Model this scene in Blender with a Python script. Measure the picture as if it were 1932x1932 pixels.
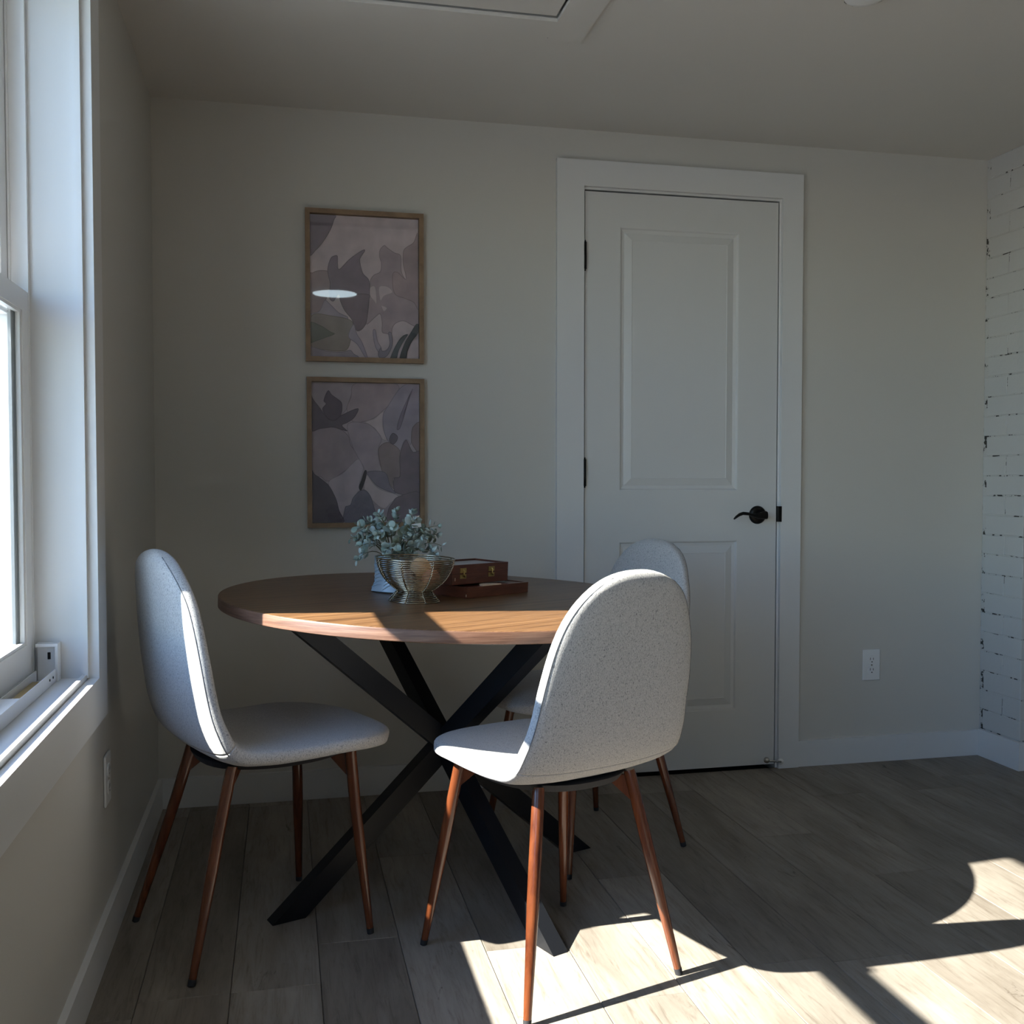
import bpy, bmesh, math, random
from mathutils import Vector, Matrix
for o in list(bpy.data.objects): bpy.data.objects.remove(o)
S = bpy.context.scene
C = S.collection
PI = math.pi
R = math.radians
rnd = random.Random(7)

# ------------------------------------------------------------------ camera
cam = bpy.data.cameras.new('camera'); camo = bpy.data.objects.new('camera', cam); C.objects.link(camo)
cam.sensor_width = 36.0; cam.sensor_fit = 'HORIZONTAL'; cam.lens = 36.0 * 1940.6 / 1932
cam.clip_start = .05
camo.location = (0, 0, 1.0566); camo.rotation_euler = (R(90 - 1.9256), 0, R(-12.548))
S.camera = camo

# ------------------------------------------------------------------ light
SUN_C = 1.203; SUN_T = .11                       # metres travelled in x per metre of fall; y drift per x
w = bpy.data.worlds.new('sky'); S.world = w; w.use_nodes = True
nt = w.node_tree; nt.nodes.clear()
sky = nt.nodes.new('ShaderNodeTexSky'); sky.sky_type = 'NISHITA'; sky.sun_disc = False
sky.sun_elevation = R(39.6); sky.sun_rotation = R(270); sky.altitude = 100; sky.air_density = 1.0; sky.dust_density = .1; sky.ozone_density = 4.5
bg = nt.nodes.new('ShaderNodeBackground'); bg.inputs['Strength'].default_value = 1.3
wo = nt.nodes.new('ShaderNodeOutputWorld')
nt.links.new(sky.outputs[0], bg.inputs[0]); nt.links.new(bg.outputs[0], wo.inputs[0])
sl = bpy.data.lights.new('sun', 'SUN'); sl.energy = 42.0; sl.angle = R(.53); sl.color = (1, .93, .84)
so = bpy.data.objects.new('sun', sl); C.objects.link(so); so.location = (-4, 1, 5)
so.rotation_euler = Vector((SUN_C, SUN_C * SUN_T, -1)).to_track_quat('-Z', 'Y').to_euler()
def portal(loc, rot, sx, sy):
    l = bpy.data.lights.new('window_portal', 'AREA'); l.shape = 'RECTANGLE'; l.size = sx; l.size_y = sy
    l.cycles.is_portal = True
    o = bpy.data.objects.new('window_portal', l); C.objects.link(o); o.location = loc; o.rotation_euler = rot
portal((-.66, 1.785, 1.38), (0, R(-90), 0), 1.6, 1.1)
portal((-.66, .2, 1.38), (0, R(-90), 0), 1.6, 1.4)
portal((-.66, -1.65, 1.38), (0, R(-90), 0), 1.6, 1.4)
vs = S.view_settings
S.display_settings.display_device = 'sRGB'
vs.view_transform = 'Standard'; vs.look = 'None'; vs.gamma = 1.0; vs.exposure = -.55; vs.use_curve_mapping = False

# ------------------------------------------------------------------ materials
def mat(name, col, rough=.6, metal=0, spec=.5, bump=None, ramp=None, coat=0, sheen=0):
    """bump=(scale,strength,distance,stretch); ramp=(scale,stretch,[(pos,col)...],detail)"""
    m = bpy.data.materials.new(name); m.use_nodes = True; t = m.node_tree; b = t.nodes['Principled BSDF']
    b.inputs['Base Color'].default_value = (*col, 1); b.inputs['Roughness'].default_value = rough
    b.inputs['Metallic'].default_value = metal; b.inputs['Specular IOR Level'].default_value = spec
    if coat: b.inputs['Coat Weight'].default_value = coat; b.inputs['Coat Roughness'].default_value = .12
    if sheen: b.inputs['Sheen Weight'].default_value = sheen
    tc = t.nodes.new('ShaderNodeTexCoord')
    def mapped(stretch):
        mp = t.nodes.new('ShaderNodeMapping'); mp.inputs['Scale'].default_value = stretch
        t.links.new(tc.outputs['Object'], mp.inputs[0]); return mp
    if ramp:
        sc, st, stops, det = ramp
        n = t.nodes.new('ShaderNodeTexNoise'); n.inputs['Scale'].default_value = sc; n.inputs['Detail'].default_value = det
        t.links.new(mapped(st).outputs[0], n.inputs['Vector'])
        r = t.nodes.new('ShaderNodeValToRGB'); e = r.color_ramp.elements
        while len(e) < len(stops): e.new(.5)
        for i, (p, c) in enumerate(stops): e[i].position = p; e[i].color = (*c, 1)
        t.links.new(n.outputs['Fac'], r.inputs[0]); t.links.new(r.outputs[0], b.inputs['Base Color'])
    if bump:
        sc, stg, dist, st = bump
        n = t.nodes.new('ShaderNodeTexNoise'); n.inputs['Scale'].default_value = sc; n.inputs['Detail'].default_value = 6
        t.links.new(mapped(st).outputs[0], n.inputs['Vector'])
        bp = t.nodes.new('ShaderNodeBump'); bp.inputs['Strength'].default_value = stg; bp.inputs['Distance'].default_value = dist
        t.links.new(n.outputs['Fac'], bp.inputs['Height']); t.links.new(bp.outputs[0], b.inputs['Normal'])
    return m
ONE = (1, 1, 1)
WALL = mat('wall_paint', (.60, .58, .54), .62, bump=(260, .12, .002, ONE))
CEIL = mat('ceiling_paint', (.64, .62, .585), .8, bump=(200, .12, .002, ONE))
TRIM = mat('white_trim_paint', (.70, .70, .70), .38, bump=(60, .05, .001, ONE))
DOOR = mat('white_door_paint', (.66, .66, .655), .42, bump=(420, .10, .001, (1, 1, .12)))
VINYL = mat('white_vinyl', (.80, .80, .80), .3)
SUB = mat('subfloor_dark_backing', (.05, .045, .04), .9)  # near-black; also darkens the added light blocks behind door and hatch
BRICK = mat('white_painted_brick', (.56, .555, .54), .55, bump=(60, .4, .003, ONE))
BLACKM = mat('black_metal', (.010, .011, .014), .36, 0, .25, bump=(300, .06, .001, ONE))
BRONZE = mat('oil_rubbed_bronze', (.012, .011, .011), .35, metal=.6)
STEEL = mat('satin_nickel', (.55, .53, .50), .25, metal=1)
BRASS = mat('antique_brass', (.58, .42, .16), .32, metal=1)
WIRE = mat('champagne_wire', (.42, .36, .27), .22, metal=1)
DARKPLASTIC = mat('black_felt_pan', (.02, .02, .024), .8)
SLOT = mat('dark_slot', (.01, .01, .01), .8)
ALU = mat('grey_spacer', (.35, .36, .36), .4, metal=.8, bump=(900, .5, .002, ONE))
EXT = mat('pale_concrete', (.24, .25, .25), .9, bump=(4, .3, .05, ONE))
SIDING = mat('white_siding', (.72, .72, .70), .7)

def brick_mortar():
    m = mat('painted_mortar', (.56, .55, .53), .75, bump=(120, .6, .004, ONE))
    t = m.node_tree; b = t.nodes['Principled BSDF']
    tc = t.nodes.new('ShaderNodeTexCoord'); n = t.nodes.new('ShaderNodeTexNoise')
    n.inputs['Scale'].default_value = 26; n.inputs['Detail'].default_value = 5; n.inputs['Roughness'].default_value = .7
    r = t.nodes.new('ShaderNodeValToRGB'); e = r.color_ramp.elements
    e[0].position = .55; e[0].color = (.56, .55, .53, 1); e[1].position = .58; e[1].color = (.03, .028, .025, 1)
    t.links.new(tc.outputs['Object'], n.inputs['Vector']); t.links.new(n.outputs['Fac'], r.inputs[0]); t.links.new(r.outputs[0], b.inputs['Base Color'])
    return m
MORTAR = brick_mortar()

def fabric():
    m = bpy.data.materials.new('heather_grey_fabric'); m.use_nodes = True; t = m.node_tree; b = t.nodes['Principled BSDF']
    b.inputs['Roughness'].default_value = .95; b.inputs['Specular IOR Level'].default_value = .15; b.inputs['Sheen Weight'].default_value = .25
    tc = t.nodes.new('ShaderNodeTexCoord')
    mp = t.nodes.new('ShaderNodeMapping'); mp.inputs['Scale'].default_value = (1, 1, .45); t.links.new(tc.outputs['Object'], mp.inputs[0])
    n1 = t.nodes.new('ShaderNodeTexNoise'); n1.inputs['Scale'].default_value = 800; n1.inputs['Detail'].default_value = 3
    n2 = t.nodes.new('ShaderNodeTexNoise'); n2.inputs['Scale'].default_value = 480; n2.inputs['Detail'].default_value = 4
    t.links.new(mp.outputs[0], n1.inputs['Vector']); t.links.new(mp.outputs[0], n2.inputs['Vector'])
    r1 = t.nodes.new('ShaderNodeValToRGB'); e = r1.color_ramp.elements
    e[0].position = .30; e[0].color = (.34, .33, .33, 1); e[1].position = .62; e[1].color = (.57, .55, .54, 1)
    r2 = t.nodes.new('ShaderNodeValToRGB'); e = r2.color_ramp.elements
    e[0].position = .30; e[0].color = (.40, .40, .43, 1); e[1].position = .45; e[1].color = (1, 1, 1, 1)
    mx = t.nodes.new('ShaderNodeMix'); mx.data_type = 'RGBA'; mx.blend_type = 'MULTIPLY'; mx.inputs[0].default_value = 1
    t.links.new(n1.outputs['Fac'], r1.inputs[0]); t.links.new(n2.outputs['Fac'], r2.inputs[0])
    t.links.new(r1.outputs[0], mx.inputs[6]); t.links.new(r2.outputs[0], mx.inputs[7]); t.links.new(mx.outputs[2], b.inputs['Base Color'])
    bp = t.nodes.new('ShaderNodeBump'); bp.inputs['Strength'].default_value = .35; bp.inputs['Distance'].default_value = .0015
    t.links.new(n1.outputs['Fac'], bp.inputs['Height']); t.links.new(bp.outputs[0], b.inputs['Normal'])
    return m
FABRIC = fabric()
SEAM = mat('seam_thread', (.16, .16, .17), .9)

def wood(name, stops, scale, stretch, rough, rot=0, spec=.5, coat=0, bumpd=.0006, wave=None, bstr=.2):
    m = bpy.data.materials.new(name); m.use_nodes = True; t = m.node_tree; b = t.nodes['Principled BSDF']
    b.inputs['Roughness'].default_value = rough; b.inputs['Specular IOR Level'].default_value = spec; b.inputs['Coat Weight'].default_value = coat
    b.inputs['Coat Roughness'].default_value = .2
    tc = t.nodes.new('ShaderNodeTexCoord')
    m0 = t.nodes.new('ShaderNodeMapping'); m0.inputs['Rotation'].default_value = (0, 0, rot)
    mp = t.nodes.new('ShaderNodeMapping'); mp.inputs['Scale'].default_value = stretch
    t.links.new(tc.outputs['Object'], m0.inputs[0]); t.links.new(m0.outputs[0], mp.inputs[0])
    n = t.nodes.new('ShaderNodeTexNoise'); n.inputs['Scale'].default_value = scale; n.inputs['Detail'].default_value = 8
    n.inputs['Roughness'].default_value = .62; n.inputs['Distortion'].default_value = .35
    t.links.new(mp.outputs[0], n.inputs['Vector'])
    r = t.nodes.new('ShaderNodeValToRGB'); e = r.color_ramp.elements
    while len(e) < len(stops): e.new(.5)
    for i, (p, c) in enumerate(stops): e[i].position = p; e[i].color = (*c, 1)
    t.links.new(n.outputs['Fac'], r.inputs[0]); t.links.new(r.outputs[0], b.inputs['Base Color'])
    bp = t.nodes.new('ShaderNodeBump'); bp.inputs['Strength'].default_value = bstr; bp.inputs['Distance'].default_value = bumpd
    t.links.new(n.outputs['Fac'], bp.inputs['Height']); t.links.new(bp.outputs[0], b.inputs['Normal'])
    return m
WAL = [(.36, (.050, .022, .010)), (.44, (.120, .058, .025)), (.50, (.205, .105, .046)), (.545, (.090, .042, .018)), (.62, (.225, .118, .053))]
WALNUT = wood('walnut_veneer', WAL, 5, (.22, 15, 1), .34, rot=R(-32))
WALNUT_EDGE = wood('walnut_edge_band', [(.3, (.10, .046, .030)), (.5, (.16, .080, .052)), (.7, (.24, .135, .092))], 9, (1, 1, 22), .4)
LEGWOOD = wood('red_walnut_leg', [(.3, (.060, .013, .005)), (.5, (.12, .032, .011)), (.7, (.18, .052, .017))], 40, (1, 1, .05), .25, coat=.4)
OAK = wood('oak_frame', [(.3, (.20, .125, .072)), (.7, (.34, .225, .135))], 30, (.6, 1, .6), .5)
MAHOG = wood('mahogany_box', [(.3, (.075, .020, .011)), (.6, (.14, .042, .022)), (.8, (.18, .060, .032))], 14, (1, 1, 7), .32, coat=.2)
MAPLE = mat('pale_maple_inlay', (.72, .55, .40), .5)
POT = mat('white_ceramic', (.30, .36, .42), .3, coat=.3)
PETG = mat('grey_panel', (.42, .42, .44), .3)

def floor_mat():
    m = bpy.data.materials.new('weathered_oak_plank'); m.use_nodes = True; t = m.node_tree; b = t.nodes['Principled BSDF']
    b.inputs['Roughness'].default_value = .5; b.inputs['Specular IOR Level'].default_value = .4
    tc = t.nodes.new('ShaderNodeTexCoord'); oi = t.nodes.new('ShaderNodeObjectInfo')
    off = t.nodes.new('ShaderNodeVectorMath'); off.operation = 'SCALE'; off.inputs[0].default_value = (13.7, 7.3, 3.1)
    t.links.new(oi.outputs['Random'], off.inputs['Scale'])
    ad = t.nodes.new('ShaderNodeVectorMath'); ad.operation = 'ADD'; t.links.new(tc.outputs['Object'], ad.inputs[0]); t.links.new(off.outputs[0], ad.inputs[1])
    def noise(sc, st, det, dis=0, rough=.6):
        mp = t.nodes.new('ShaderNodeMapping'); mp.inputs['Scale'].default_value = st; t.links.new(ad.outputs[0], mp.inputs[0])
        n = t.nodes.new('ShaderNodeTexNoise'); n.inputs['Scale'].default_value = sc; n.inputs['Detail'].default_value = det
        n.inputs['Distortion'].default_value = dis; n.inputs['Roughness'].default_value = rough; t.links.new(mp.outputs[0], n.inputs['Vector']); return n
    def ramp(n, stops):
        r = t.nodes.new('ShaderNodeValToRGB'); e = r.color_ramp.elements
        while len(e) < len(stops): e.new(.5)
        for i, (p, c) in enumerate(stops): e[i].position = p; e[i].color = (*c, 1)
        t.links.new(n, r.inputs[0]); return r
    def mul(a, b2, f=1):
        mx = t.nodes.new('ShaderNodeMix'); mx.data_type = 'RGBA'; mx.blend_type = 'MULTIPLY'; mx.inputs[0].default_value = f
        t.links.new(a, mx.inputs[6]); t.links.new(b2, mx.inputs[7]); return mx.outputs[2]
    base = ramp(noise(3.0, (3, .7, 1), 5, .5).outputs['Fac'], [(.3, (.215, .185, .155)), (.5, (.29, .26, .225)), (.7, (.37, .335, .295))])
    tone = ramp(oi.outputs['Random'], [(0, (.70, .68, .66)), (.5, (.88, .87, .86)), (1, (1.08, 1.07, 1.06))])
    grain = ramp(noise(70, (1, .08, 1), 8, .8, .75).outputs['Fac'], [(.32, (.62, .57, .53)), (.47, (.94, .93, .92)), (.62, (1.05, 1.05, 1.05))])
    kn = noise(9, (1.1, .32, 1), 9, 1.4, .75)
    crack = ramp(kn.outputs['Fac'], [(.30, (.20, .15, .12)), (.375, (1, 1, 1))])
    c = mul(mul(mul(base.outputs[0], tone.outputs[0]), grain.outputs[0]), crack.outputs[0])
    t.links.new(c, b.inputs['Base Color'])
    bp = t.nodes.new('ShaderNodeBump'); bp.inputs['Strength'].default_value = .25; bp.inputs['Distance'].default_value = .001
    t.links.new(grain.outputs[0], bp.inputs['Height']); t.links.new(bp.outputs[0], b.inputs['Normal'])
    return m
PLANK = floor_mat()

def glass(name, tint, refl_rough=.02, ior=1.5):
    m = bpy.data.materials.new(name); m.use_nodes = True; t = m.node_tree; t.nodes.remove(t.nodes['Principled BSDF'])
    tr = t.nodes.new('ShaderNodeBsdfTransparent'); tr.inputs[0].default_value = (*tint, 1)
    gl = t.nodes.new('ShaderNodeBsdfGlossy'); gl.inputs['Roughness'].default_value = refl_rough
    ge = t.nodes.new('ShaderNodeNewGeometry'); dt = t.nodes.new('ShaderNodeVectorMath'); dt.operation = 'DOT_PRODUCT'
    t.links.new(ge.outputs['Incoming'], dt.inputs[0]); t.links.new(ge.outputs['Normal'], dt.inputs[1])
    def mth(op, a, b=None):
        n = t.nodes.new('ShaderNodeMath'); n.operation = op
        for i, q in enumerate((a, b)):
            if q is None: continue
            if isinstance(q, (int, float)): n.inputs[i].default_value = q
            else: t.links.new(q, n.inputs[i])
        return n.outputs[0]
    inv = mth('SUBTRACT', 1.0, mth('ABSOLUTE', dt.outputs['Value'])); f0 = ((ior-1)/(ior+1))**2
    fr = mth('ADD', mth('MULTIPLY', mth('POWER', inv, 5.0), 1-f0), f0)      # Schlick reflectance, alike on both faces
    mx = t.nodes.new('ShaderNodeMixShader'); t.links.new(fr, mx.inputs[0]); t.links.new(tr.outputs[0], mx.inputs[1]); t.links.new(gl.outputs[0], mx.inputs[2])
    t.links.new(mx.outputs[0], t.nodes['Material Output'].inputs[0]); return m
PANE = glass('window_glass', (.95, .98, .975))
PICGLASS = glass('picture_glass', (.97, .97, .97))

def emit(name, col, st):
    m = bpy.data.materials.new(name); m.use_nodes = True; t = m.node_tree; b = t.nodes['Principled BSDF']
    b.inputs['Base Color'].default_value = (.8, .8, .8, 1); b.inputs['Emission Color'].default_value = (*col, 1); b.inputs['Emission Strength'].default_value = st
    return m
LED = emit('led_diffuser', (.72, .90, 1.0), 13.0)

def vcol_mat(name, rough=.7):
    m = bpy.data.materials.new(name); m.use_nodes = True; t = m.node_tree; b = t.nodes['Principled BSDF']
    a = t.nodes.new('ShaderNodeVertexColor'); a.layer_name = 'Col'
    tc = t.nodes.new('ShaderNodeTexCoord'); n = t.nodes.new('ShaderNodeTexNoise'); n.inputs['Scale'].default_value = 16; n.inputs['Detail'].default_value = 5
    t.links.new(tc.outputs['Object'], n.inputs['Vector'])
    r = t.nodes.new('ShaderNodeValToRGB'); e = r.color_ramp.elements; e[0].position = .3; e[0].color = (.80, .80, .82, 1); e[1].position = .7; e[1].color = (1.1, 1.08, 1.08, 1)
    mx = t.nodes.new('ShaderNodeMix'); mx.data_type = 'RGBA'; mx.blend_type = 'MULTIPLY'; mx.inputs[0].default_value = 1
    t.links.new(n.outputs['Fac'], r.inputs[0]); t.links.new(a.outputs[0], mx.inputs[6]); t.links.new(r.outputs[0], mx.inputs[7])
    t.links.new(mx.outputs[2], b.inputs['Base Color']); b.inputs['Roughness'].default_value = rough; return m
PRINT = vcol_mat('watercolour_print')

def leaf_mat():
    m = bpy.data.materials.new('eucalyptus_leaf'); m.use_nodes = True; t = m.node_tree; b = t.nodes['Principled BSDF']
    oi = t.nodes.new('ShaderNodeObjectInfo'); r = t.nodes.new('ShaderNodeValToRGB'); e = r.color_ramp.elements
    for _ in range(2): e.new(.5)
    for i, (p, c) in enumerate([(0, (.15, .19, .14)), (.35, (.32, .40, .36)), (.7, (.46, .54, .52)), (1, (.22, .25, .18))]): e[i].position = p; e[i].color = (*c, 1)
    t.links.new(oi.outputs['Random'], r.inputs[0]); t.links.new(r.outputs[0], b.inputs['Base Color']); b.inputs['Roughness'].default_value = .6
    return m
LEAF = leaf_mat()
STEM = mat('green_stem', (.16, .15, .09), .7)

# ------------------------------------------------------------------ helpers
def link(name, me, m=None, parent=None, smooth=False):
    o = bpy.data.objects.new(name, me); C.objects.link(o)
    if m is not None:
        for mm in (m if isinstance(m, (list, tuple)) else [m]): me.materials.append(mm)
    if parent is not None: o.parent = parent
    if smooth:
        for p in me.polygons: p.use_smooth = True
    return o
def obj(name, bm, m, parent=None, smooth=False, bevel=0, seg=2, auto=None):
    if bevel:
        es = [e for e in bm.edges if len(e.link_faces) == 2 and e.calc_face_angle(0) > .5]
        if es: bmesh.ops.bevel(bm, geom=es, offset=bevel, segments=seg, affect='EDGES', profile=.5)
    bmesh.ops.recalc_face_normals(bm, faces=bm.faces)
    me = bpy.data.meshes.new(name); bm.to_mesh(me); bm.free()
    o = link(name, me, m, parent, smooth)
    if auto is not None and hasattr(me, 'set_sharp_from_angle'): me.set_sharp_from_angle(angle=R(auto))
    return o
def thing(name, label, cat, loc=(0, 0, 0), rz=0, group=None):
    o = bpy.data.objects.new(name, None); C.objects.link(o); o.location = loc; o.rotation_euler = (0, 0, rz)
    o.empty_display_size = .05; o['label'] = label; o['category'] = cat
    if group: o['group'] = group
    return o
def structure(o): o['kind'] = 'structure'; return o
def box(bm, x0, x1, y0, y1, z0, z1):
    v = [bm.verts.new(p) for p in ((x0,y0,z0),(x1,y0,z0),(x1,y1,z0),(x0,y1,z0),(x0,y0,z1),(x1,y0,z1),(x1,y1,z1),(x0,y1,z1))]
    for f in ((0,3,2,1),(4,5,6,7),(0,1,5,4),(1,2,6,5),(2,3,7,6),(3,0,4,7)): bm.faces.new([v[i] for i in f])
    return v
def B(*a):
    bm = bmesh.new()
    if isinstance(a[0], (tuple, list)):
        for q in a: box(bm, *q)
    else: box(bm, *a)
    return bm
def frame_of(d):
    d = Vector(d).normalized(); up = Vector((0, 0, 1)) if abs(d.z) < .95 else Vector((1, 0, 0))
    a = d.cross(up).normalized(); b = a.cross(d).normalized(); return a, b
def tube(bm, pts, rad, n=10, closed=False, caps=True):
    pts = [Vector(p) for p in pts]; m = len(pts); rr = rad if isinstance(rad, (list, tuple)) else [rad] * m; rings = []; a = None
    for i, p in enumerate(pts):
        d = (pts[(i+1) % m] - pts[i-1]) if closed else (pts[min(i+1, m-1)] - pts[max(i-1, 0)])
        d.normalize()
        if a is None: a, b = frame_of(d)
        else: a = (a - d * a.dot(d)).normalized()
        b = a.cross(d)
        rings.append([bm.verts.new(p + (a * math.cos(2*PI*k/n) + b * math.sin(2*PI*k/n)) * rr[i]) for k in range(n)])
    for i in range(m if closed else m - 1):
        r0, r1 = rings[i], rings[(i+1) % m]
        for k in range(n): bm.faces.new((r0[k], r0[(k+1) % n], r1[(k+1) % n], r1[k]))
    if caps and not closed: bm.faces.new(rings[0][::-1]); bm.faces.new(rings[-1])
    return bm
def T(pts, rad, n=10, closed=False): return tube(bmesh.new(), pts, rad, n, closed)
def lathe(prof, n=48, c=(0, 0, 0)):
    bm = bmesh.new(); rings = []
    for r, z in prof:
        if r < 1e-6: rings.append([bm.verts.new((c[0], c[1], c[2]+z))])
        else: rings.append([bm.verts.new((c[0]+r*math.cos(2*PI*k/n), c[1]+r*math.sin(2*PI*k/n), c[2]+z)) for k in range(n)])
    for a, b in zip(rings, rings[1:]):
        for k in range(n):
            k2 = (k+1) % n
            if len(a) == 1 and len(b) == 1: continue
            if len(a) == 1: bm.faces.new((a[0], b[k2], b[k]))
            elif len(b) == 1: bm.faces.new((a[k], a[k2], b[0]))
            else: bm.faces.new((a[k], a[k2], b[k2], b[k]))
    return bm
def xform(bm, M): bmesh.ops.transform(bm, matrix=M, verts=bm.verts); return bm
def cyl(p0, p1, r0, r1=None, n=20): return T([p0, p1], [r0, r0 if r1 is None else r1], n)
def wall_holes(axis, c0, c1, a0, a1, z0, z1, holes):
    """wall slab between c0..c1 on its thin axis, spanning a0..a1, z0..z1, with rectangular holes (a,b,za,zb) sorted"""
    bm = bmesh.new(); cur = a0
    def add(p, q, za, zb):
        if q - p < 1e-6 or zb - za < 1e-6: return
        if axis == 'x': box(bm, c0, c1, p, q, za, zb)
        else: box(bm, p, q, c0, c1, za, zb)
    for (p, q, za, zb) in holes:
        add(cur, p, z0, z1); add(p, q, z0, za); add(p, q, zb, z1); cur = q
    add(cur, a1, z0, z1); return bm

XL, YB, H = -.395, 3.419, 2.244
XR, YF = 5.6, -3.4
XP, YP = 2.587, 3.195        # painted brick column corner

# ------------------------------------------------------------------ setting
# floor: individual planks
fl = structure(obj('floor', B(XL-.02, XR, YF, YB+.02, -.08, -.008), SUB))
PW, PL = .1825, 1.22
def plank_mesh(wd, ln):
    bm = bmesh.new(); g = .0006; b = .0012; t = .0
    x0, x1, y0, y1 = g, wd-g, g, ln-g
    lo = [(x0, y0, -.008), (x1, y0, -.008), (x1, y1, -.008), (x0, y1, -.008)]
    mi = [(x0, y0, -b), (x1, y0, -b), (x1, y1, -b), (x0, y1, -b)]
    hi = [(x0+b, y0+b, 0), (x1-b, y0+b, 0), (x1-b, y1-b, 0), (x0+b, y1-b, 0)]
    L = [[bm.verts.new(p) for p in q] for q in (lo, mi, hi)]
    for a, c in zip(L, L[1:]):
        for k in range(4): bm.faces.new((a[k], a[(k+1) % 4], c[(k+1) % 4], c[k]))
    bm.faces.new(L[2]); me = bpy.data.meshes.new('plank'); bm.to_mesh(me); bm.free(); me.materials.append(PLANK); return me
pm = {}
ends = {-1: 2.15, 0: 2.15, 1: 2.335, 2: 1.62, 3: 2.22, 4: 1.95, 5: 2.56, 6: 2.03, 7: 2.005, 8: 2.76, 9: 2.43, 10: 1.86, 11: 2.3}
x = .07 - 3 * PW; k = -2
while x < XR - .02:
    x1 = min(x + PW, XR); xa = max(x, XL)
    e = ends.get(k, 1.7 + rnd.random() * 1.2)
    y = e - PL * math.ceil((e - YF) / PL)
    while y < YB:
        ya, yb = max(y, YF), min(y + PL, YB)
        key = (round(x1 - xa, 4), round(yb - ya, 4))
        if key[0] > .01 and key[1] > .01:
            if key not in pm: pm[key] = plank_mesh(*key)
            o = bpy.data.objects.new('plank', pm[key]); C.objects.link(o); o.location = (xa, ya, 0); o.parent = fl
        y += PL
    x += PW; k += 1
structure(obj('ceiling', wall_holes('x', 0, 1, 0, 1, 0, 1, []) if False else B((XL-.3, .07, YF-.2, YB+.3, H, H+.12), (.71, XR+.2, YF-.2, YB+.3, H, H+.12), (.07, .71, YF-.2, 1.88, H, H+.12), (.07, .71, 2.622, YB+.3, H, H+.12)), CEIL))
WZ0, WZ1 = .64, 2.16
W1 = (1.30, 2.27); W2_FILL = (-.45, .85); W3_FILL = (-2.3, -1.0)  # second and third openings are unseen, added to bring in fill light
structure(obj('wall_left', wall_holes('x', XL-.22, XL, YF, YB+.2, -.1, H, [(W3_FILL[0], W3_FILL[1], WZ0-.012, WZ1), (W2_FILL[0], W2_FILL[1], WZ0-.012, WZ1), (W1[0], W1[1], WZ0-.012, WZ1)]), WALL))
DX0, DX1 = 1.016, 1.735
structure(obj('wall_back', wall_holes('y', YB, YB+.12, XL-.05, XR+.1, -.1, H, [(DX0-.018, DX1+.018, -.1, 2.056)]), WALL))
structure(obj('closet_light_block', B((DX0-.3, DX1+.3, YB+.6, YB+.7, -.1, 2.4), (DX0-.3, DX0-.2, YB+.12, YB+.6, -.1, 2.4), (DX1+.2, DX1+.3, YB+.12, YB+.6, -.1, 2.4), (DX0-.3, DX1+.3, YB+.12, YB+.6, 2.3, 2.4), (DX0-.3, DX1+.3, YB, YB+.6, -.1, -.02)), SUB))  # unseen dark box added behind the door to block light at its gaps
structure(obj('wall_right', B(XR, XR+.12, YF, YB+.1, -.1, H), WALL))
structure(obj('wall_front', B(XL-.2, XR+.1, YF-.12, YF, -.1, H), WALL))

# baseboards
def bb(name, pts_fn, *a): return structure(obj(name, B(*a), TRIM, bevel=.0025))
BH = .096
bb('baseboard_left', None, XL, XL+.014, YF+.01, YB, 0.0005, BH)
bb('baseboard_back', None, (XL+.014, .915, YB-.014, YB, .0005, BH), (1.826, XP, YB-.014, YB, .0005, BH))
bb('baseboard_right', None, (XP-.014, XP, YP-.014, YB-.014, .0005, BH+.006), (XP, 3.5, YP-.014, YP, .0005, BH+.006))

# painted brick column
col = structure(obj('brick_column', B(XP+.0022, 3.44, YP+.0022, YB-.0005, .0005, H-.0005), MORTAR))
bmeshes = {}
def brick(x0, x1, y0, y1, z0, z1):
    key = (round(x1-x0, 4), round(y1-y0, 4), rnd.randrange(3))
    if key not in bmeshes:
        bm = B(0, x1-x0, 0, y1-y0, 0, z1-z0)
        bmesh.ops.subdivide_edges(bm, edges=[e for e in bm.edges if e.calc_length() > .08], cuts=1)
        for v in bm.verts: v.co += Vector((rnd.uniform(-.001, .001), rnd.uniform(-.001, .001), rnd.uniform(-.0016, .0016)))
        bmesh.ops.bevel(bm, geom=[e for e in bm.edges if e.calc_face_angle(0) > .8], offset=.0016, segments=1, affect='EDGES')
        me = bpy.data.meshes.new('brick'); bm.to_mesh(me); bm.free(); me.materials.append(BRICK); bmeshes[key] = me
    o = bpy.data.objects.new('brick', bmeshes[key]); C.objects.link(o); o.location = (x0, y0, z0); o.parent = col
z = BH + .010; c = 0; CH = .0738; g = .0035
while z + CH < H + .03:
    z1 = min(z + CH - g, H - .004)
    if c % 2 == 0:
        brick(XP, XP+.095, YP, YP+.203, z, z1); x = XP + .095 + g
    else:
        brick(XP, XP+.203, YP, YP+.095, z, z1); brick(XP, XP+.095, YP+.095+g, YB-.002, z, z1); x = XP + .203 + g
    while x < 3.40:
        brick(x, min(x+.203, 3.44), YP, YP+.095, z, z1); x += .203 + g
    z += CH; c += 1

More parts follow.
